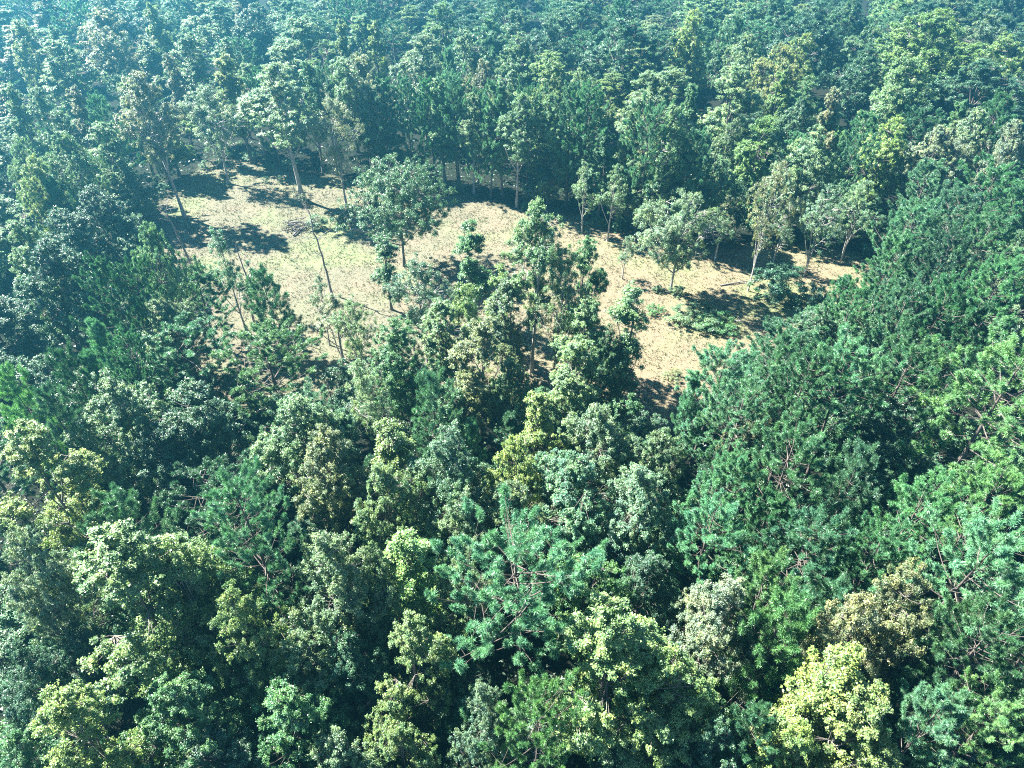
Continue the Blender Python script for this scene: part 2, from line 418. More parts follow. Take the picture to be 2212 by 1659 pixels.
broadleaf('A2', 32, 14, 6, .30, 188, 29922, 0.089, 'oval', (0.35, .75), limbs=9, bark=M_PALE, inner=.3, lobe=.45)
broadleaf('A3', 33, 13, 8, .36, 273, 46244, 0.082, 'round', (0.3, .7), limbs=9, bark=M_PALE, inner=.3, stems=3, lobe=.4)
broadleaf('K1', 41, 13, 4.2, .12, 210, 33247, 0.120, 'column', (0.4, .8), limbs=9, inner=.1, lobe=.5)
broadleaf('K2', 42, 12, 3.6, .2, 146, 19948, 0.120, 'column', (0.35, .75), limbs=8, inner=.1, lobe=.6)
broadleaf('O1', 51, 15, 15, .30, 695, 145638, 0.110, 'flat', (0.5, 1.0), limbs=12, inner=.35, lobe=.3)
broadleaf('L1', 52, 13, 11, .28, 633, 121365, 0.089, 'flat', (0.4, .85), limbs=11, inner=.4, bark=M_PALE, lobe=.25)
broadleaf('S1', 61, 3, 3.4, .03, 70, 11525, 0.087, 'round', (0.3, .55), limbs=6, inner=.1, stems=2)
broadleaf('S2', 62, 2.2, 4.2, .02, 84, 9309, 0.080, 'flat', (0.28, .5), limbs=7, inner=.1, stems=2)
broadleaf('U1', 63, 7, 5, .10, 169, 24381, 0.112, 'oval', (0.4, .75), limbs=8, inner=.2, lobe=.4)
pine('P1', 71, 19, 8.6, .38, 15, 21, 106, 'round')
pine('P2', 72, 19, 8.0, .30, 17, 20, 106, 'round')
pine('P3', 73, 18, 7.2, .22, 18, 19, 106, 'oval')
pine('P4', 74, 20, 9.0, .42, 15, 23, 106, 'flat')
pine('P5', 75, 12, 5.4, .12, 16, 15, 70, 'cone')
pine('P6', 76, 13, 5.6, .16, 16, 16, 70, 'oval')
for k in ('T3', 'P3'): pass

# ------------------------------------------------------------------ placing trees
C = dict(  # leaf colours of the species and of trees that have begun to turn
    dark=(0.042, 0.096, 0.066), mid=(0.060, 0.136, 0.074), green=(0.070, 0.156, 0.074), grey=(0.098, 0.164, 0.100), blue=(0.090, 0.162, 0.116),
    pale=(0.138, 0.204, 0.122), light=(0.118, 0.188, 0.105), yg=(0.118, 0.190, 0.080), yellow=(0.158, 0.218, 0.084), gold=(0.195, 0.222, 0.098),
    tan=(0.138, 0.158, 0.096), pink=(0.158, 0.178, 0.124), white=(0.145, 0.198, 0.142), pine=(0.060, 0.160, 0.080), pineb=(0.088, 0.195, 0.122), pined=(0.042, 0.112, 0.064), piney=(0.100, 0.212, 0.088))
SPOTS = []
BRANCHED = [0]
def add_tree(key, x, y, H, W, colour, label, cat, name, group=None, parts=False, rz=None, lean=(0, 0)):
    p = PROTO[key]
    root = bpy.data.objects.new(name, None); col.objects.link(root)
    root.empty_display_size = 0.5
    root.location = (x, y, float(gz(x, y)))
    root.rotation_euler = (lean[0] + random.gauss(0, .025), lean[1] + random.gauss(0, .025), random.uniform(0, 6.283) if rz is None else rz)
    W *= 1.16; sw = W / p['W']; root.scale = (sw, sw, H / p['H'])
    root['label'] = label; root['category'] = cat
    if group: root['group'] = group
    jl = random.uniform(0.88, 1.14); jit = [jl * random.uniform(0.94, 1.06) for _ in range(3)]
    cr = bpy.data.objects.new('crown', p['crown']); cr.parent = root; col.objects.link(cr)
    if key[0] == 'P': kk = random.uniform(.78, 1.22); jit = [j * kk for j in jit]
    cr.color = tuple(1.40 * c * j for c, j in zip(C[colour], jit)) + (1,)
    if parts:
        o = bpy.data.objects.new('trunk', p['trunk']); o.parent = root; col.objects.link(o)
        for m in p['limbs']:
            o = bpy.data.objects.new('branch', m); o.parent = root; col.objects.link(o)
    else:
        o = bpy.data.objects.new('trunk', p['wood']); o.parent = root; col.objects.link(o)
    SPOTS.append((x, y, W, H))
    return root
NAMES = dict(B='broadleaf_tree', T='broadleaf_tree', A='broadleaf_tree', K='slender_tree', O='oak_tree', L='broadleaf_tree', S='shrub', U='young_tree', P='pine_tree')
CATS = dict(B='tree', T='tree', A='tree', K='tree', O='tree', L='tree', S='shrub', U='tree', P='pine tree')
def t(key, px, py, w, colour, label, h=None, b=None, parts=False, lean=(0, 0), group=None):
    """px,py: where the top shows; w: crown width as it shows; h: height in metres, or b: where the foot shows"""
    if b is not None:
        x, y, tt = on_plane(*b)
        tx, ty, tz_ = ray(px, py); s = y / ty; H = CAMH + tz_ * s
        W = w * s / FPX
    else:
        H = h * random.uniform(0.97, 1.03); x, y, tt = on_plane(px, py, H)
        H0 = H
        for k in range(40):                                    # a wood tree must not stand on the grass
            H = H0 + (0.3 * (k // 2 + k % 2)) * (-1 if (k % 2) == (py < 480) else 1)
            x, y, tt = on_plane(px, py, H)
            if poly_sd(np.array([[x, y]]))[0] > 1.5: break
        W = max(w * (tt + 2) / FPX, 0.27 * H)
    return add_tree(key, x, y, H, W, colour, label, CATS[key[0]], NAMES[key[0]], group, parts, None, lean)

# --- trees standing in and around the clearing
t('O1', 865, 338, 225, 'mid', 'spreading dark green oak standing alone in the middle of the clearing', b=(873, 572), parts=True)
t('L1', 1458, 412, 175, 'pale', 'round pale green tree standing alone near the right end of the clearing', b=(1447, 632), parts=True)
t('T3', 620, 132, 160, 'pale', 'tallest pale tree on the back edge of the clearing, casting a long trunk shadow', b=(655, 432), parts=True)
t('A1', 478, 182, 120, 'pale', 'pale double trunked tree on the sunny patch in the back left corner of the clearing', b=(494, 397), parts=True)
t('T2', 518, 112, 100, 'yellow', 'tall yellow topped tree rising behind the sunny patch at the back left', b=(545, 352), parts=True)
t('T3', 345, 150, 110, 'pink', 'leaning pinkish yellow tree with a dark bare trunk at the left end of the clearing', b=(400, 470), parts=True)
t('T1', 340, 232, 95, 'yg', 'yellow green leafy tree touching the leaning tree at the left end of the clearing', h=14)
t('A1', 738, 205, 105, 'pink', 'pinkish thin crowned tree with a slim trunk, right of the tallest pale edge tree', b=(748, 440), parts=True)
t('T3', 1095, 198, 88, 'grey', 'grey green tree with a white leaning trunk on the back edge, right of the oak', b=(1116, 447), parts=True)
t('T2', 1157, 205, 82, 'light', 'pale green tree with a straight thin trunk just right of the white trunked one', b=(1162, 425), parts=True)
t('A2', 1262, 345, 52, 'light', 'small light green tree out in front of the back edge of the clearing', b=(1257, 505), parts=True)
t('A2', 1320, 352, 62, 'light', 'small light green tree with a white forked stem at the back edge', b=(1312, 522), parts=True)
t('T2', 1300, 280, 80, 'mid', 'green edge tree standing behind the small white stemmed tree', b=(1290, 478), parts=True)
t('A2', 1352, 505, 42, 'grey', 'thin leafy sapling left of the round pale tree in the clearing', b=(1344, 603), parts=True)
t('A3', 1640, 345, 100, 'tan', 'greyish tan tree with creeper on its trunk at the right end of the clearing', b=(1616, 628), parts=True)
t('A3', 1748, 395, 105, 'blue', 'grey twiggy tree with two thin pale stems at the right end of the clearing', b=(1738, 592), parts=True)
t('A3', 1856, 385, 100, 'grey', 'pale tree with several leaning white stems at the right edge of the clearing', b=(1815, 568), parts=True)
t('A2', 1562, 420, 60, 'tan', 'thin tan leaved tree between the round pale tree and the creeper covered one', b=(1545, 560), parts=True)
t('A2', 1680, 430, 55, 'grey', 'thin grey tree with a forked pale stem behind the creeper covered tree', b=(1668, 572), parts=True)
t('K1', 1010, 478, 88, 'green', 'slender dark leaved tree in front of the oak, with sunlit grass both sides', b=(1027, 700), parts=True)
t('K1', 832, 505, 66, 'mid', 'narrow dark green tree at the foot of the oak, on its left', b=(846, 668), parts=True)
t('T3', 1145, 422, 135, 'light', 'tall light green tree with a knobbly top in the middle of the foreground trees', b=(1148, 800), parts=True)
t('T1', 1243, 512, 92, 'green', 'bright green bushy tree just right of the knobbly topped tree', b=(1240, 790), parts=True)
t('K1', 1333, 610, 108, 'grey', 'dark column shaped tree at the right end of the central tree row', b=(1332, 892), parts=True)
t('T1', 1232, 640, 100, 'light', 'light green tree filling the gap left of the dark column shaped tree', b=(1240, 868))
t('A1', 918, 560, 125, 'blue', 'airy grey green tree in front of the oak trunk', b=(925, 790), parts=True)
t('B1', 850, 678, 145, 'mid', 'dense dark green tree below the airy one, left of centre', b=(870, 905))
t('A2', 728, 632, 100, 'tan', 'thin see through tree with bare lower stems on the near grass', b=(742, 780), parts=True)
t('A2', 690, 590, 50, 'grey', 'thin twiggy sapling beside the bare leaning snag on the near grass', b=(712, 745), parts=True)
t('A2', 488, 478, 80, 'mid', 'thin leafy tree with dark stem at the left end of the near grass', b=(535, 722), parts=True)
t('K2', 560, 560, 36, 'mid', 'short leafy sapling left of the rounded pine on the near grass', b=(570, 700))
t('K2', 1075, 560, 60, 'yg', 'yellow green slim tree left of the knobbly topped tree', b=(1085, 765), parts=True)
t('U1', 1000, 610, 70, 'yg', 'small yellow green tree under the slender dark leaved one', b=(1010, 740))

t('A1', 1180, 575, 110, 'light', 'light leafy tree filling the space under the knobbly topped tree', b=(1190, 842))
t('T1', 1100, 600, 100, 'grey', 'grey green tree left of the knobbly topped tree stem', b=(1098, 820))
t('T1', 960, 640, 100, 'light', 'light green tree between the airy one and the slender dark leaved one', b=(968, 850))
t('B4', 1290, 700, 90, 'mid', 'mid green tree with dark hollows just left of the dark column shaped tree', b=(1292, 900))
t('A1', 780, 640, 90, 'pale', 'pale see through tree on the near grass left of the dense dark green one', b=(790, 830), parts=True)
# --- middle rows on the near side of the clearing, left to right
t('B4', 90, 505, 170, 'dark', 'big dark green tree with scattered yellow leaves at the left edge, mid height', h=17)
t('T1', 28, 468, 70, 'light', 'light green tree at the left edge above the big dark green one', h=18)
t('P3', 205, 553, 90, 'pine', 'bluish green pine right of the big dark green tree at the left', h=17)
t('P2', 272, 560, 90, 'pine', 'green pine between two others left of the near grass', h=17)
t('B2', 318, 484, 90, 'grey', 'grey green bushy tree at the left tip of the clearing', h=12)
t('B2', 330, 640, 128, 'pale', 'pale grey green broadleaf among the pines left of the near grass', h=13)
t('P3', 412, 572, 118, 'pine', 'dark green pine at the left edge of the near grass', b=(466, 748), parts=True)
t('P5', 218, 678, 65, 'pineb', 'pale blue green young pine left of the pale broadleaf', h=14)
t('P2', 268, 712, 80, 'pine', 'green pine just right of the pale blue green young pine', h=14)
t('P1', 425, 698, 195, 'pine', 'wide open pine with its dark branches showing, left of centre', b=(462, 905), parts=True)
t('P6', 585, 576, 100, 'pine', 'upright pine with a split top against the sunlit grass', b=(610, 770), parts=True)
t('P2', 596, 702, 182, 'piney', 'rounded dense green pine beside the near grass', b=(625, 925), parts=True)
t('P6', 126, 744, 80, 'pine', 'small green pine in the shade left of the dusky broadleaf', h=15)
t('P5', 181, 763, 48, 'pineb', 'narrow young pine above the dusky broadleaf tree', h=14)
t('P6', 26, 788, 75, 'piney', 'yellow topped pine at the left edge above the bright yellow tree', h=16)
t('P6', 96, 833, 76, 'pineb', 'blue green pine left of the dusky broadleaf tree', h=15)
t('B1', 236, 798, 205, 'grey', 'large dusky grey green broadleaf tree at left of middle', h=16)
t('B3', 400, 838, 165, 'dark', 'very dark shaded broadleaf right of the dusky one', h=13)
t('B3', 350, 905, 170, 'dark', 'lower dark broadleaf tree in the deep shade beside the dusky one', h=12)
t('T1', 40, 918, 175, 'yellow', 'bright yellow tree at the left edge of the photo', h=17)
t('B4', 620, 855, 210, 'grey', 'wide grey green broadleaf tree below the rounded dense pine', h=16)
t('B2', 700, 930, 170, 'tan', 'tan tinged broadleaf tree right of the wide grey green one', h=15)
t('A1', 790, 770, 110, 'pale', 'pale loose crowned tree left of the light green pine at centre', h=13, parts=True)
t('P6', 912, 796, 108, 'pineb', 'light green pine among broadleaf trees at the centre', h=15)
t('P5', 1015, 905, 50, 'pineb', 'little green pine peeping out right of the grey broadleaf at centre', h=12)
t('T1', 1020, 690, 125, 'tan', 'olive tree with a tan left side and a shaded right side near the centre', b=(1040, 950))
t('B4', 1092, 765, 100, 'grey', 'shaded grey green tree right of the olive tree near the centre', b=(1105, 960))
t('T1', 1238, 722, 120, 'light', 'light green tree with a full round crown under the dark column shaped tree', b=(1235, 945))
t('T2', 1168, 852, 115, 'yellow', 'bright yellow green tree in the centre, upper one of two', h=15)
t('B3', 1115, 934, 130, 'yellow', 'bright yellow green tree in the centre, lower one of two', h=14)
t('B4', 938, 892, 175, 'blue', 'tall grey blue broadleaf tree with a thin pointed top at the centre', h=17)
t('K1', 830, 905, 90, 'yg', 'yellow green narrow tree left of the grey blue one at the centre', h=15)
t('B4', 1312, 872, 165, 'grey', 'grey green leafy tree at the near tip of the clearing', h=14)
t('B2', 1428, 925, 130, 'grey', 'grey green tree just below the near tip of the clearing', h=13)
t('B2', 1240, 985, 190, 'blue', 'spreading grey green tree with bare twigs showing, right of the lower yellow one', h=14)
t('B4', 1405, 1010, 190, 'blue', 'broad blue grey tree with whitish twigs left of the trunked pine', h=14)
t('B2', 1110, 1040, 160, 'grey', 'grey green tree below the lower yellow green one at the centre', h=14)
t('B4', 985, 1050, 150, 'grey', 'dusky tree with bluish shade on its trunk left of centre', h=14)
t('B2', 830, 1010, 140, 'pale', 'pale green broadleaf left of the dusky tree in the middle', h=14)
# --- right hand pines
t('P2', 1556, 735, 150, 'pineb', 'leafy topped pine at the near right corner of the clearing', h=15, parts=True)
t('P5', 1500, 800, 70, 'pineb', 'small thin pine leaning over the near tip of the clearing', h=12)
t('P6', 1684, 706, 100, 'pineb', 'pine with several upright tips beside the shadowed grass', h=14, parts=True)
t('P4', 1530, 828, 160, 'pineb', 'tall pine with a bare dark trunk just right of the near tip of the clearing', b=(1532, 1105), parts=True)
t('B4', 1780, 662, 105, 'blue', 'small leaved silvery tree where the clearing meets the right hand pines', h=10)
t('B4', 1650, 853, 95, 'tan', 'brownish leaved tree wedged between the right hand pines', h=13)
t('P1', 1765, 748, 150, 'pine', 'pine with thin bare branches above the brownish tree', h=16)
t('P2', 1872, 612, 105, 'pine', 'pine at the right tip of the clearing, in front of the sunny strip', h=14)
t('P1', 1858, 742, 170, 'pineb', 'broad blue green pine in the middle of the right hand pines', h=17)
t('P2', 1962, 600, 120, 'pineb', 'pine right of the clearing, above the broad blue green one', h=16)
t('P4', 1985, 735, 160, 'pine', 'dark trunked pine right of the broad blue green pine', h=17, parts=True)
t('P1', 2052, 588, 130, 'pine', 'green pine in the right hand pinewood below the white domed tree', h=17)
t('P3', 2125, 640, 120, 'pined', 'dark green pine near the right edge, above the big yellow green pine', h=17)
t('P2', 2192, 560, 120, 'pine', 'green pine at the right edge halfway up', h=17)
t('P2', 1990, 425, 120, 'pineb', 'pale green pine at the top left of the right hand pinewood', h=16)
t('P1', 2085, 405, 130, 'pineb', 'sunlit pine beneath the white domed tree at the right', h=17)
t('P2', 2170, 345, 130, 'pine', 'sunlit pine close to the right edge, upper part of the pinewood', h=17)
t('P3', 2020, 335, 110, 'pineb', 'light pine below the whitish dome, right of the twiggy trees', h=16)
t('P1', 2150, 455, 130, 'pine', 'mid green pine with orange tinged needles near the right edge', h=17)
t('P3', 1955, 500, 105, 'pine', 'green pine rising at the right end of the sunny grass', h=15)
t('P2', 2060, 490, 120, 'pined', 'dark green pine inside the right hand pinewood', h=17)
t('P4', 2195, 768, 270, 'piney', 'big yellow green pine with level boughs at the right edge', h=19, parts=True)
t('P1', 1735, 905, 190, 'pine', 'large pine with brown inner twigs below the brownish tree', h=17, parts=True)
t('P3', 1592, 962, 115, 'pineb', 'pale tipped pine right of the bare dark trunk', h=15)
t('P6', 1872, 965, 70, 'pineb', 'small pale pine in the dark gap at the right', h=14)
t('B3', 1915, 850, 150, 'dark', 'dark broadleaf tree in the deep shade among the right hand pines', h=11)
t('B4', 1960, 960, 140, 'dark', 'shaded broadleaf under the big yellow green pine', h=9)
t('P2', 2010, 1036, 165, 'pine', 'pine with yellow tufts low at the right, below the dark gap', h=15)
t('P2', 2178, 1015, 150, 'piney', 'pine at the right edge under the level boughs', h=15)
t('P1', 1545, 1080, 165, 'pineb', 'bright pale green pine below the bare dark trunk', h=15, parts=True)
t('P3', 1665, 1060, 120, 'pine', 'dark pine behind the bright pale green one', h=14)
t('P1', 1770, 1100, 190, 'pined', 'dark shaded pine in the lower right, left of the yellow tufted one', h=14)
t('P2', 1925, 1130, 150, 'pine', 'grey green pine with leaning bare stems at lower right', h=14)
# --- foreground
t('B3', 28, 1145, 150, 'white', 'whitish leaved tree at the left edge in the foreground', h=16)
t('P6', 232, 1062, 140, 'pineb', 'small pine with a pointed top behind the big yellow tree', h=14, parts=True)
t('P2', 500, 1030, 190, 'pineb', 'pale bluish pine standing in deep shade at the lower left', h=18, parts=True)
t('T1', 215, 1150, 260, 'yg', 'largest yellow green tree in the lower left foreground', h=18)
t('B3', 350, 1168, 220, 'yg', 'yellow green crown right of the largest one in the lower left', h=17)
t('B1', 490, 1275, 190, 'yg', 'yellow green crown with bright leaf sprays below the pale bluish pine', h=16)
t('B4', 700, 1155, 225, 'grey', 'grey leaved tree with dark hollows right of the pale bluish pine', h=17)
t('K1', 875, 1140, 105, 'yg', 'yellow green narrow tree in the foreground left of the great pine', h=15)
t('B4', 790, 1195, 130, 'grey', 'grey green tree between the dark hollow tree and the narrow yellow green one', h=14)
t('B2', 1005, 1205, 130, 'pale', 'pale green broadleaf tucked behind the left boughs of the great pine', h=14)
t('P4', 1130, 1160, 290, 'pineb', 'great wide pine with a dark straight trunk at the bottom centre', h=20, parts=True)
t('B2', 1275, 1190, 170, 'green', 'bright green broadleaf behind the right boughs of the great pine', h=14)
t('B4', 1400, 1190, 150, 'dark', 'dark broadleaf tree below the broad blue grey one', h=12)
t('T1', 872, 1338, 95, 'yg', 'slim pointed yellow green tree left of the great pine trunk', h=15)
t('B3', 620, 1370, 150, 'light', 'light green broadleaf crown right of the lower left yellow trees', h=13)
t('B1', 755, 1400, 170, 'dark', 'dark broadleaf in the shade left of the slim pointed tree', h=12)
t('B3', 610, 1490, 170, 'green', 'green leafy tree near the bottom edge, left of centre', h=12)
t('T1', 120, 1500, 190, 'yellow', 'yellow leaved crown in the bottom left corner', h=16)
t('B1', 30, 1400, 150, 'dark', 'dark broadleaf tree at the left edge near the bottom', h=12)
t('B1', 330, 1470, 220, 'green', 'green broadleaf crown at the bottom edge under the yellow green ones', h=13)
t('T1', 1345, 1325, 250, 'yg', 'yellow green broadleaf tree with an upright top, right of the great pine', h=17)
t('B3', 1450, 1420, 220, 'yg', 'lower yellow green crown at the bottom, right of centre', h=15)
t('P2', 1162, 1506, 168, 'piney', 'round topped pine cut off by the bottom edge at the centre', h=17, parts=True)
t('B4', 1055, 1495, 140, 'blue', 'bluish grey broadleaf left of the round topped pine at the bottom', h=14)
t('B2', 850, 1570, 150, 'yg', 'yellow green bushy tree at the bottom edge left of the bluish one', h=10)
t('B1', 950, 1400, 160, 'dark', 'dark tree right of the slim pointed tree near the bottom', h=10)
t('B4', 1570, 1262, 195, 'white', 'pale whitish leaved broadleaf in the lower right foreground', h=16)
t('P3', 1690, 1192, 140, 'piney', 'bright sunlit pine with slanting tufts above the whitish tree', h=16, parts=True)
t('P6', 1718, 1290, 120, 'piney', 'fan shaped green pine right of the pale whitish tree', h=16, parts=True)
t('P5', 1816, 1250, 72, 'pineb', 'small blue green pine in a dark gap at lower right', h=13)
t('B3', 1890, 1285, 130, 'tan', 'tan leaved tree in the lower right, left one of two', h=16)
t('B3', 1995, 1225, 140, 'tan', 'tan leaved tree in the lower right, taller right one of two', h=17)
t('K1', 1815, 1405, 110, 'yellow', 'knobbly yellow tree with a pale stem below the left tan tree', h=16, parts=True)
t('T1', 1890, 1490, 200, 'yellow', 'bright yellow crown near the bottom right', h=15)
t('B3', 1740, 1570, 150, 'yellow', 'yellow leaved crown at the bottom edge, left of the bright yellow one', h=13)
t('P1', 2130, 1115, 240, 'pineb', 'big pale tufted pine at the right edge of the foreground', h=18, parts=True)
t('P4', 2165, 1330, 210, 'pine', 'green pine below the big pale tufted one at the right edge', h=16)
t('P3', 2060, 1500, 165, 'pineb', 'pale pine near the bottom right corner', h=15)
t('P2', 2185, 1520, 150, 'piney', 'yellowish pine in the bottom right corner', h=14)
t('P3', 1640, 1530, 120, 'pined', 'dark pine at the bottom edge, right of the lower yellow green crown', h=13)
t('B1', 1560, 1560, 160, 'dark', 'dark broadleaf at the bottom edge right of centre', h=12)

t('B1', 25, 1575, 170, 'mid', 'mid green broadleaf crown in the very bottom left corner', h=11)
t('B3', 440, 1590, 180, 'dark', 'dark crown cut off by the bottom edge left of the green leafy tree', h=10)
t('B4', 700, 1600, 170, 'grey', 'grey green crown cut off by the bottom edge, left of centre', h=10)
# --- far side, upper left, left to right
t('T1', 38, 42, 75, 'yellow', 'pale yellow topped tree in the upper left corner', h=19)
t('T2', 113, 52, 50, 'pale', 'narrow pale tree next to the yellow topped one, upper left corner', h=18)
t('B2', 212, 18, 140, 'pink', 'broad pinkish grey crown in the upper left', h=20)
t('T2', 318, 6, 70, 'yellow', 'thin yellow topped tree rising right of the pinkish crown', h=20)
t('T1', 392, 70, 95, 'light', 'tree with a sunlit left side above the leaning pinkish yellow tree', h=19)
t('T2', 487, 76, 55, 'pale', 'small pale tree left of the dark gap at the upper left', h=18)
t('T1', 648, 34, 125, 'pale', 'large pale tree standing in front of the dark blue gap, upper left', h=20)
t('T2', 730, 38, 52, 'yellow', 'narrow yellow tree just right of the large pale one', h=19)
t('T2', 355, 112, 48, 'pink', 'narrow pinkish tree behind the leaning tree', h=18)
t('T2', 255, 160, 75, 'yellow', 'small yellow leaved tree left of the leaning pinkish tree', h=17)
t('B4', 305, 205, 70, 'pink', 'pinkish bushy crown left of the leaning tree', h=16)
t('T2', 14, 178, 58, 'pale', 'pale narrow crown at the left edge, upper quarter', h=18)
t('T1', 75, 188, 75, 'grey', 'grey green crown at the far left, upper quarter', h=18)
t('T2', 150, 180, 65, 'pink', 'pink tinged crown among pale ones at the far left', h=18)
t('P3', 205, 190, 65, 'pineb', 'hazy pine among the pale trees of the upper left', h=18)
t('T1', 215, 262, 90, 'light', 'light green tree with a dark trunk left of the clearing', h=18, parts=True)
t('B2', 130, 285, 100, 'light', 'light green crown above the yellow topped bushy tree at the left', h=17)
t('B4', 20, 300, 80, 'pale', 'pale bushy crown at the left edge above the yellow topped bush', h=16)
t('B3', 58, 342, 90, 'yellow', 'bushy tree with a bright yellow top near the left edge', h=16)
t('P5', 98, 385, 75, 'pined', 'dark cone shaped evergreen in front of the yellow topped bushy tree', h=14)
t('B4', 183, 400, 125, 'dark', 'dark green broadleaf with bright leaf edges left of the clearing', h=14)
t('B2', 275, 372, 100, 'light', 'light green rounded tree at the left tip of the clearing', h=14)
t('B3', 120, 450, 110, 'dark', 'dark shaded tree above the big dark green one at the left', h=13)
t('B2', 255, 465, 110, 'mid', 'mid green tree left of the grey green bushy one at the clearing tip', h=12)
t('T2', 810, 44, 58, 'yellow', 'narrow yellow green spire above the oak, upper middle', h=19)
t('B1', 905, 80, 125, 'grey', 'round bluish grey crown at upper middle', h=18)
t('T1', 1003, 62, 66, 'light', 'tall light crown right of the round bluish grey one', h=18)
t('P5', 970, 98, 62, 'pineb', 'pointed conical tree between two rounded crowns at upper middle', h=17)
t('B2', 770, 122, 125, 'pink', 'pinkish white crown behind the tallest pale edge tree', h=19)
t('B4', 1046, 120, 95, 'tan', 'brownish crown above the back edge pines, right of the oak', h=18)
t('B1', 1122, 66, 115, 'grey', 'grey blue rounded crown right of the brownish one', h=18)
t('B1', 1180, 36, 140, 'dark', 'dark blue green crown at the top, right of centre', h=19)
t('B2', 1360, 38, 185, 'dark', 'widest dark green crown at the top, right of centre', h=19)
t('T1', 1193, 130, 85, 'yg', 'yellow green crown below the dark blue green one', h=18)
t('B3', 1262, 140, 82, 'pale', 'pale yellow crown right of the yellow green one', h=18)
t('P2', 1282, 185, 110, 'pine', 'green pine in front of the pale yellow crown, upper middle', h=19)
t('T1', 1408, 152, 140, 'pale', 'large pale yellow crown right of the green pine, upper right of centre', h=19)
t('P3', 815, 165, 80, 'pine', 'tall pine above the oak with part of its trunk showing', h=21, parts=True)
t('P3', 872, 160, 50, 'pineb', 'narrow pointed pine on the back edge behind the oak', h=21)
t('P3', 925, 162, 72, 'pine', 'tall pine on the back edge right above the oak', h=21, parts=True)
t('P2', 978, 182, 65, 'pine', 'back edge pine, next but one left of the white leaning trunk', h=20)
t('P3', 1026, 184, 62, 'pineb', 'back edge pine next left of the white leaning trunk', h=20)
t('B4', 1192, 296, 90, 'grey', 'leafy tree low on the back edge, right of the straight thin trunk', h=13)
t('B1', 1385, 318, 110, 'light', 'light green tree behind the round pale tree of the clearing', h=15)
t('B3', 1440, 345, 90, 'pale', 'pale crown just behind the top of the round pale tree', h=14)
t('B1', 1490, 300, 110, 'mid', 'mid green crown behind the right half of the round pale tree', h=16)
t('B4', 1560, 330, 100, 'grey', 'grey green crown above the thin tan tree', h=16)
# --- upper right
t('B3', 2035, 10, 180, 'yg', 'biggest yellow green tree, near the top right', h=24)
t('B3', 1972, 112, 120, 'light', 'light green crown on the left flank of the biggest yellow green tree', h=19)
t('B1', 1768, 2, 145, 'dark', 'dark rounded crown at the top edge left of the biggest yellow green tree', h=19)
t('B3', 1505, 18, 85, 'yellow', 'yellow topped crown at the top, right of the widest dark one', h=19)
t('B1', 1600, 22, 95, 'mid', 'mid green crown at the top edge above the pale tall tree', h=18)
t('B2', 1690, 100, 95, 'gold', 'flat topped golden crown in the upper right woods', h=17)
t('T1', 1600, 140, 115, 'pale', 'tall pale sunlit tree beside a black gap, upper right', h=19)
t('B2', 1620, 74, 95, 'light', 'light green crown just above the tall pale sunlit tree', h=17)
t('B3', 1735, 66, 85, 'yellow', 'yellow crown above the flat topped golden one', h=17)
t('B2', 1888, 52, 95, 'grey', 'grey crown below the dark rounded one, top right', h=17)
t('B1', 1885, 98, 125, 'dark', 'smooth dark dome shaped crown left of the light green flank crown', h=16)
t('T2', 1700, 152, 68, 'yg', 'small crown with yellow spikes below the flat golden one', h=16)
t('B3', 1748, 163, 85, 'green', 'green crown right of the yellow spiked one', h=15)
t('T2', 1808, 186, 62, 'pink', 'pinkish cream crown in the upper right woods', h=17)
t('B4', 1812, 232, 85, 'green', 'green crown with upright tips below the pinkish cream one', h=14)
t('B4', 1728, 212, 85, 'blue', 'bluish crown left of the pinkish cream one', h=15)
t('T1', 1660, 250, 95, 'yg', 'yellow green oval crown below the black gap, upper right', h=16)
t('B4', 1578, 252, 70, 'light', 'small light crown below the tall pale sunlit tree', h=15)
t('T2', 1497, 180, 60, 'green', 'green crown left of the black gap at upper right', h=16)
t('B1', 1768, 274, 145, 'pale', 'broad pale crown above the twiggy trees at the right end of the clearing', h=18)
t('P2', 1858, 285, 85, 'pineb', 'blue green crown right of the broad pale one', h=16)
t('B3', 1940, 250, 100, 'yellow', 'bright yellow crown left of the whitish dome', h=15)
t('B2', 2043, 270, 110, 'white', 'whitish dome shaped crown at the right, above the pinewood', h=15)
t('B2', 2125, 236, 100, 'white', 'whitish cream crown right of the dome, near the right edge', h=15)
t('B2', 2195, 258, 85, 'white', 'white domed crown at the right edge, upper part', h=15)
t('B3', 2190, 70, 115, 'yg', 'yellow green crown cut by the right edge near the top', h=19)
t('P3', 2178, 188, 85, 'pine', 'green conifer at the right edge below the yellow green crown', h=17)
t('T2', 2088, 212, 60, 'mid', 'narrow green tree right of the biggest yellow green one', h=15)
t('B1', 2150, 20, 130, 'grey', 'grey green crown in the top right corner', h=18)

# ------------------------------------------------------------------ the rest of the wood
def in_frame(x, y, z, margin):
    d = y * CP + (CAMH - z) * SP
    if d < 5: return False
    px = 1106 + FPX * x / d; py = 829.5 + FPX * (-(z - CAMH) * CP * 1.0 - y * SP) / d
    return -margin < px < 2212 + margin and -margin < py < 1659 + margin * 3
def scatter(n_try, x0, x1, y0, y1, gap, seed):
    r = np.random.default_rng(seed); out = []
    for _ in range(n_try):
        x = r.uniform(x0, x1); y = r.uniform(y0, y1)
        if poly_sd(np.array([[x, y]]))[0] < (5.0 if (y > 80 or x < -20) else 2.5): continue
        if not in_frame(x, y, 14, 170): continue
        gp = gap + (3.9 if y > 118 else (1.1 if x > 12 else 0))
        if any((x - a) ** 2 + (y - b) ** 2 < (gp + 0.16 * w) ** 2 for a, b, w, h in SPOTS + out): continue
        out.append((x, y, 5.5, 14))
    return out
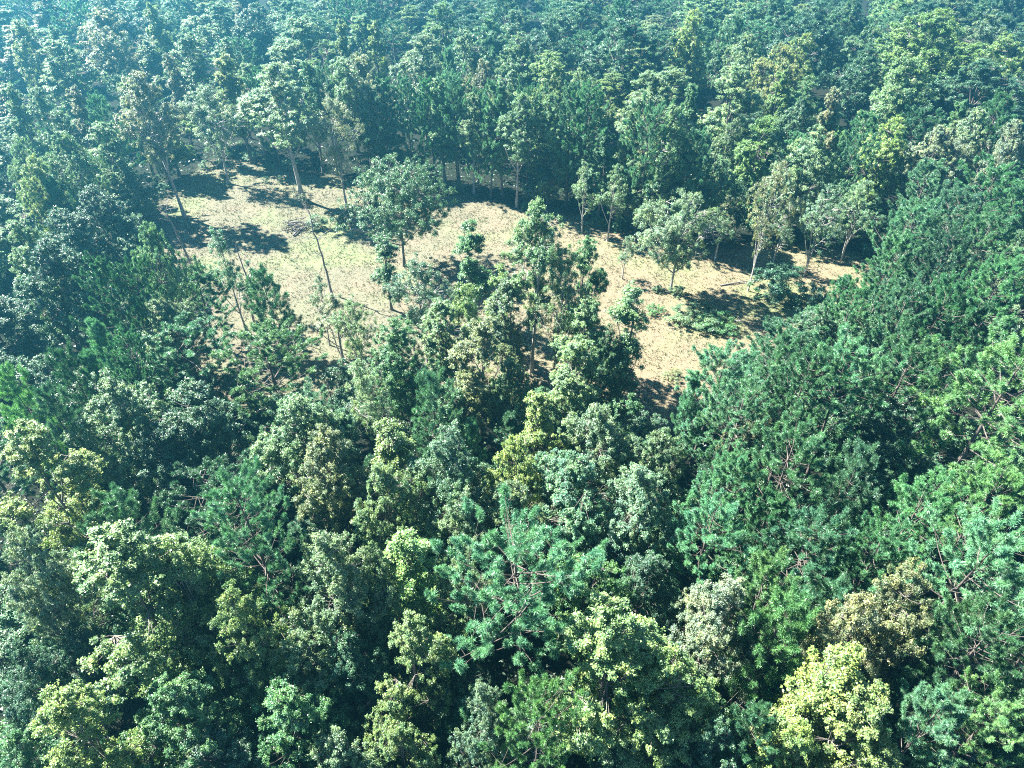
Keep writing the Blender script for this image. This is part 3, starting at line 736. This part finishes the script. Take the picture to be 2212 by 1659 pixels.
def region(x, y):
    px = 1106 + FPX * x / (y * CP + (CAMH - 12) * SP)
    far = 'far wood' if y > 118 else ('mid distance' if y > 62 else 'near wood')
    side = 'left' if px < 740 else ('middle' if px < 1480 else 'right')
    return side, far
r0 = random.Random(5)
KW = {'dark': 'dark green', 'mid': 'mid green', 'grey': 'grey green', 'pale': 'pale green', 'light': 'light green', 'pine': 'green', 'pined': 'dark green', 'pineb': 'blue green', 'pink': 'pinkish', 'yellow': 'yellow', 'yg': 'yellow green', 'tan': 'tan', 'blue': 'bluish'}
for (x, y, w, h) in scatter(3200, -190, 190, 8, 225, 4.3, 3):
    side, far = region(x, y)
    px = 1106 + FPX * x / (y * CP + (CAMH - 12) * SP)
    pineish = 0.75 if (px > 1480 and y < 110) else (0.35 if (px < 740 and y < 110) else 0.28)
    if y < 118:
        if r0.random() < pineish: key, cl = r0.choice([('P3', 'pine'), ('P2', 'pined'), ('P6', 'pine'), ('P1', 'pine'), ('P2', 'pineb')])
        else: key, cl = r0.choice([('B1', 'dark'), ('B4', 'mid'), ('B3', 'dark'), ('T1', 'mid'), ('B4', 'grey'), ('B2', 'grey'), ('T1', 'light')])
        H = r0.uniform(9.5, 12.5) if y < 62 else r0.uniform(10, 14)
    else:
        if r0.random() < 0.22: key, cl = r0.choice([('P3', 'pine'), ('P2', 'pineb'), ('P3', 'pined'), ('P1', 'pine')])
        else: key, cl = r0.choice([('B1', 'mid'), ('T1', 'pale'), ('T2', 'light'), ('B4', 'grey'), ('T1', 'grey'), ('B2', 'mid'), ('T2', 'pale'), ('T1', 'yg'), ('B3', 'dark'), ('T2', 'pink')] if side != 'right' else [('B1', 'mid'), ('B1', 'dark'), ('B2', 'dark'), ('B3', 'light'), ('T1', 'grey'), ('B4', 'mid'), ('B2', 'yg')])
        H = r0.uniform(12, 18)
    W = PROTO[key]['W'] * (r0.uniform(0.62, 0.9) if y < 118 else r0.uniform(1.0, 1.35))
    kind = 'pine' if key[0] == 'P' else 'broadleaf tree'
    add_tree(key, x, y, H, W, cl, '%s %s hemmed in by taller crowns, %s part of the %s' % (KW[cl], kind, side, far), CATS[key[0]], NAMES[key[0]], '%s %ss crowded in the %s of the %s' % (KW[cl], kind, side, far))

# tall thin pines forming the dark back edge of the clearing, their trunks showing
edge = [(560, 352), (600, 372), (690, 390), (720, 392), (775, 398), (820, 398), (960, 408), (990, 418), (1022, 432), (1060, 440), (1085, 446), (1140, 452), (1185, 458), (1225, 470), (1340, 505), (1375, 520), (1420, 528), (1480, 535)]
for i, (px, py) in enumerate(edge):
    x, y, _ = on_plane(px, py); y += r0.uniform(1.5, 4)
    key = ('T3', 'P3', 'T2', 'P4')[i % 4]
    add_tree(key, x, y, r0.uniform(16, 20), r0.uniform(5.0, 6.5), 'pineb' if key[0] == 'P' else 'light', ('straight pine' if key[0] == 'P' else 'straight stemmed broadleaf tree') + ' with a bare stem, in the row along the clearing back edge', CATS[key[0]], NAMES[key[0]], 'straight %s lining the back edge of the clearing' % ('pines' if key[0] == 'P' else 'broadleaf trees'))

# low growth in the gaps of the wood
US = []
ru = np.random.default_rng(12)
for _ in range(2500):
    y = ru.uniform(4, 112); x = ru.uniform(-1, 1) * (28 + 0.75 * y)
    d = poly_sd(np.array([[x, y]]))[0]
    if d < 0.8 or not in_frame(x, y, 5, 60): continue
    if any((x - a) ** 2 + (y - b) ** 2 < 2.4 ** 2 for a, b in US): continue
    if any((x - a) ** 2 + (y - b) ** 2 < 1.6 ** 2 for a, b, w, h in SPOTS): continue
    US.append((x, y))
    if len(US) >= 260: break
n_named = len(SPOTS)
for i, (x, y) in enumerate(US):
    side, far = region(x, y); k = i % 3
    key, cl = (('U1', 'dark'), ('U1', 'mid'), ('P5', 'pined'))[k]
    what = ('dark green young broadleaf', 'mid green young broadleaf', 'dark young pine')[k]
    add_tree(key, x, y, float(ru.uniform(4.5, 8.0)), float(ru.uniform(3.2, 4.8)), cl, '%s low under the canopy, %s part of the %s' % (what, side, far), CATS[key[0]], 'young_pine' if key[0] == 'P' else 'young_tree', '%s trees low under the canopy, %s of the %s' % (what, side, far))

# ------------------------------------------------------------------ shrubs on and around the grass
def shrub(key, px, py, H, W, colour, label, group=None):
    x, y, _ = on_plane(px, py)
    return add_tree(key, x, y, H, W, colour, label, 'shrub', 'shrub', group)
shrub('S1', 1672, 640, 4.4, 6.5, 'dark', 'large dark shrub beside the creeper covered tree at the right end of the grass')
shrub('S1', 1748, 668, 3.6, 4.2, 'dark', 'smaller dark shrub right of the large one, over the black shadow')
shrub('S2', 1500, 690, 1.7, 6.5, 'grey', 'low grey green thicket on the near right part of the grass')
shrub('S2', 1548, 702, 1.5, 5.0, 'green', 'low green patch of brush right of the grey green thicket')
shrub('S2', 1525, 655, 0.9, 1.8, 'tan', 'tiny greyish bush above the low thicket')
shrub('S1', 1462, 636, 1.2, 2.0, 'grey', 'small weedy bush at the foot of the round pale tree')
shrub('S1', 1420, 630, 0.9, 1.4, 'grey', 'knee high weeds just left of the round pale tree trunk')
shrub('S2', 1412, 674, 1.0, 2.6, 'green', 'small dark bush alone on the grass left of the low thicket')
shrub('S1', 688, 490, 2.0, 3.0, 'grey', 'grey green shrub growing behind the heap of dead branches')
shrub('S2', 735, 478, 1.0, 2.2, 'mid', 'low shrub in the shadow right of the heap of dead branches')
shrub('S1', 655, 442, 1.8, 1.6, 'tan', 'creeper clump at the foot of the tallest pale edge tree')
shrub('S2', 1455, 820, 0.8, 2.4, 'tan', 'low tan weeds at the near tip of the clearing')
shrub('S1', 575, 395, 1.1, 1.2, 'mid', 'small bush casting a spot of shade at the back left of the clearing')
shrub('S1', 606, 397, 1.4, 1.0, 'mid', 'upright bush standing left of the tallest pale edge tree')
shrub('S1', 1930, 560, 2.6, 3.4, 'white', 'whitish bush at the foot of the wood right of the leaning white stems')
rs = random.Random(9)
for i in range(46):
    a = POLY[(i * 7) % len(POLY)]; b = POLY[(i * 7 + 1) % len(POLY)]; f = rs.random()
    x, y = a * (1 - f) + b * f
    x += rs.uniform(-1.5, 1.5); y += rs.uniform(-1.0, 1.5)
    key = rs.choice(['S1', 'S2'])
    add_tree(key, x, y, rs.uniform(0.8, 2.2), rs.uniform(1.5, 3.4), 'mid', 'low green shrub along the rim where the grass meets the wood', 'shrub', 'shrub', 'green shrubs along the rim of the clearing')

# ------------------------------------------------------------------ dead trees, brush heap, log
def snag(base, top, r0_, label, nb, seed, name='dead_tree', cat='dead tree'):
    r = np.random.default_rng(seed)
    x, y, _ = on_plane(*base); dx, dy, dz = ray(*top)
    s = y / dy; tip = np.array([dx * s - x, 0.0, CAMH + dz * s])
    root = bpy.data.objects.new(name, None); col.objects.link(root); root.location = (x, y, float(gz(x, y)))
    root['label'] = label; root['category'] = cat
    w = Wood(); p = bez(np.array([0, 0, -.2]), tip * 0.5 + r.normal(size=3) * np.array([.5, .3, .1]), tip, 12)
    p[1:-1] += r.normal(size=(10, 3)) * 0.07
    w.add(p, np.linspace(1, .25, 12) * r0_, 6)
    o = bpy.data.objects.new('trunk', w.mesh('trunk', M_DEAD)); o.parent = root; col.objects.link(o)
    for i in range(nb):
        k = r.uniform(.3, .97); a = p[int(k * 11)]; L = r.uniform(0.6, 2.2); th = r.uniform(0, 6.28)
        e = a + np.array([math.cos(th) * L, math.sin(th) * L * .8, L * r.uniform(.2, 1.0)])
        w = Wood(); w.add(bez(a, (a + e) / 2 + r.normal(size=3) * .15, e, 5), np.linspace(1, .3, 5) * r0_ * 0.3, 4)
        for _ in range(3):
            m = a + (e - a) * r.uniform(.4, .95); f = m + r.normal(size=3) * 0.4
            w.add(np.stack([m, (m + f) / 2, f]), [r0_ * .14, r0_ * .1, r0_ * .05], 3)
        o = bpy.data.objects.new('branch', w.mesh('branch', M_DEAD)); o.parent = root; col.objects.link(o)
snag((718, 636), (662, 445), .17, 'bare leaning dead tree with a dark trunk on the near grass left of the oak', 10, 1)
snag((416, 576), (352, 440), .17, 'bare dark snag leaning left at the left end of the near grass', 7, 2)
snag((548, 700), (507, 522), .17, 'thin bare crooked trunk right of the thin leafy tree', 6, 3)
snag((738, 770), (693, 640), .08, 'thin bare pole standing among the see through saplings', 6, 4)
snag((1147, 790), (1108, 715), .10, 'thin curved dead stem in front of the bright grass gap at the centre', 3, 5)

def heap():
    r = np.random.default_rng(44); x, y, _ = on_plane(640, 494)
    root = bpy.data.objects.new('brush_pile', None); col.objects.link(root); root.location = (x, y, float(gz(x, y)))
    root['label'] = 'heap of dark dead branches and roots lying on the grass'; root['category'] = 'brush pile'
    for i in range(60):
        th = r.uniform(0, 6.28); L = r.uniform(.9, 2.4)
        c = np.array([r.normal() * .95, r.normal() * .7, r.uniform(.1, 1.2)])
        d = np.array([math.cos(th), math.sin(th) * .8, r.uniform(-.25, .45)]) * L / 2
        a = c - d; e = c + d; a[2] = max(a[2], .03); e[2] = max(e[2], .03)
        w = Wood(); w.add(bez(a, c + r.normal(size=3) * .15, e, 5), np.linspace(1, .35, 5) * r.uniform(.03, .09), 5)
        o = bpy.data.objects.new('dead_branch', w.mesh('dead_branch', M_DARKDEAD if i % 6 else M_DEAD)); o.parent = root; col.objects.link(o)
heap()
def log(a, b, rad, label, seed):
    r = np.random.default_rng(seed)
    A = np.array(on_plane(*a)[:2] + (rad * .8,)); B = np.array(on_plane(*b)[:2] + (rad * .8,))
    w = Wood(); p = bez(A, (A + B) / 2 + np.array([.1, .2, .12]), B, 8); w.add(p - A, np.linspace(1, .5, 8) * rad, 7)
    for _ in range(3):
        m = (p - A)[r.integers(2, 7)]; e = m + np.array([r.normal() * .6, r.normal() * .5, r.uniform(.1, .5)]); w.add(np.stack([m, (m + e) / 2, e]), [rad * .35, rad * .3, rad * .15], 4)
    o = bpy.data.objects.new('fallen_log', w.mesh('fallen_log', M_DEAD)); o.location = A; col.objects.link(o)
    o['label'] = label; o['category'] = 'log'
log((634, 510), (648, 496), .16, 'short pale log poking out of the front of the heap of dead branches', 1)
log((1556, 618), (1640, 606), .10, 'grey fallen limb lying in the shade left of the creeper covered tree', 2)
log((1560, 690), (1650, 706), .09, 'thin fallen limb beside the low green patch of brush', 3)
log((1690, 586), (1760, 584), .09, 'white fallen pole behind the large dark shrub', 4)

# ------------------------------------------------------------------ grass tussocks and leaf litter of the clearing
def tussocks(name, n, hmin, hmax, wd, ca, cb, seed, dmin, dmax, label, blades=4, clus=None):
    r = np.random.default_rng(seed)
    lo = POLY.min(0) - 3; hi = POLY.max(0) + 3
    P = r.uniform(lo, hi, (n * 6, 2)); d = poly_sd(P); P = P[(d > dmin) & (d < dmax)]
    nz = np.sin(P[:, 0] * 0.9 + 2 * np.sin(P[:, 1] * .35)) * np.sin(P[:, 1] * 0.8 + 1.5 * np.sin(P[:, 0] * .4)) + 0.6 * np.sin(P[:, 0] * 2.7 + P[:, 1] * 1.9) * np.sin(P[:, 1] * 3.1 - P[:, 0])
    keep = r.random(len(P)) < np.clip(0.45 + (clus or 0.3) * nz, 0.03, 1)
    P = P[keep][:n]; n = len(P)
    h = r.uniform(hmin, hmax, n)
    V = []; 
    base = np.stack([P[:, 0], P[:, 1], gz(P[:, 0], P[:, 1]) - 0.01], 1)
    for b in range(blades):
        th = r.uniform(0, 6.28, n); d1 = np.stack([np.cos(th), np.sin(th), np.zeros(n)], 1); d2 = np.stack([-np.sin(th), np.cos(th), np.zeros(n)], 1)
        c = base + d1 * r.uniform(0, .08, n)[:, None]
        V.append(np.stack([c - d2 * wd, c + d2 * wd, c + d1 * (h * r.uniform(.3, 1.0, n))[:, None] + np.array([0, 0, 1]) * h[:, None]], 1))
    V = np.concatenate(V).reshape(-1, 3)
    m, nt, out = mat_base(name)
    geo = N(nt, 'ShaderNodeNewGeometry'); c = mixcol(nt, ca, cb, geo.outputs['Random Per Island'])
    bs = N(nt, 'ShaderNodeBsdfDiffuse'); nt.links.new(c, bs.inputs[0])
    tr = N(nt, 'ShaderNodeBsdfTranslucent'); nt.links.new(c, tr.inputs[0])
    mx = N(nt, 'ShaderNodeMixShader'); mx.inputs[0].default_value = .3
    nt.links.new(bs.outputs[0], mx.inputs[1]); nt.links.new(tr.outputs[0], mx.inputs[2]); nt.links.new(mx.outputs[0], out.inputs[0])
    o = bpy.data.objects.new(name, new_mesh(name, V, np.arange(len(V)).reshape(-1, 3), m)); col.objects.link(o)
    o['kind'] = 'stuff'; o['label'] = label; o['category'] = 'grass'
tussocks('dry_grass', 42000, .05, .15, .035, (0.115, 0.11, 0.075), (0.185, 0.172, 0.118), 5, -99, 1.0, 'short dry straw coloured grass covering the clearing')
tussocks('green_grass', 5000, .08, .30, .05, (0.06, 0.10, 0.04), (0.18, 0.22, 0.09), 6, -99, 1.5, 'scattered green tufts among the dry grass of the clearing', clus=.6)

# ------------------------------------------------------------------ brambles and ferns under the trees
def undergrowth(n, seed):
    r = np.random.default_rng(seed)
    Y = 2 + 130 * r.random(n) ** 0.9; X = r.uniform(-1, 1, n) * (28 + 0.85 * Y)
    P = np.stack([X, Y], 1); P = P[poly_sd(P) > 1.0]; n = len(P)
    hh = 0.55 + 0.45 * np.sin(P[:, 0] * .8 + 2 * np.sin(P[:, 1] * .5)) * np.cos(P[:, 1] * .9 + np.sin(P[:, 0]))
    z = gz(P[:, 0], P[:, 1]) + 0.05 + hh * r.random(n) ** .6 * 1.3
    Cc = np.stack([P[:, 0], P[:, 1], z], 1)
    Nn = unit(np.array([0, 0, .8]) + r.normal(size=(n, 3)) * .5); L = r.uniform(.18, .42, n)
    me = leaves_mesh('undergrowth', Cc, Nn, L, L * .6, r)
    o = bpy.data.objects.new('undergrowth', me); o.color = (.03, .07, .035, 1); col.objects.link(o)
    o['kind'] = 'stuff'; o['label'] = 'dark brambles and ferns covering the floor of the wood'; o['category'] = 'undergrowth'
undergrowth(110000, 8)

# ------------------------------------------------------------------ haze
hv = bpy.data.materials.new('haze_air'); hv.use_nodes = True
nt = hv.node_tree
for n in list(nt.nodes): nt.nodes.remove(n)
ho = nt.nodes.new('ShaderNodeOutputMaterial'); pv = nt.nodes.new('ShaderNodeVolumePrincipled')
pv.inputs['Color'].default_value = (*HAZE_COLOR, 1); pv.inputs['Density'].default_value = HAZE_DENSITY; pv.inputs['Anisotropy'].default_value = 0.74
nt.links.new(pv.outputs[0], ho.inputs['Volume'])
X0, X1, Y0, Y1, Z0, Z1 = -430, 430, -90, 620, -1.6, 53.0
Vh = np.array([(x, y, z) for x in (X0, X1) for y in (Y0, Y1) for z in (Z0, Z1)], float)
Fh = np.array([(0, 1, 3, 2), (4, 6, 7, 5), (0, 4, 5, 1), (2, 3, 7, 6), (0, 2, 6, 4), (1, 5, 7, 3)])
hz = bpy.data.objects.new('haze', new_mesh('haze', Vh, Fh, hv)); hz['kind'] = 'stuff'; col.objects.link(hz)
#print('trees', len(SPOTS), 'tris', sum(len(m.polygons) * 2 for m in bpy.data.meshes))
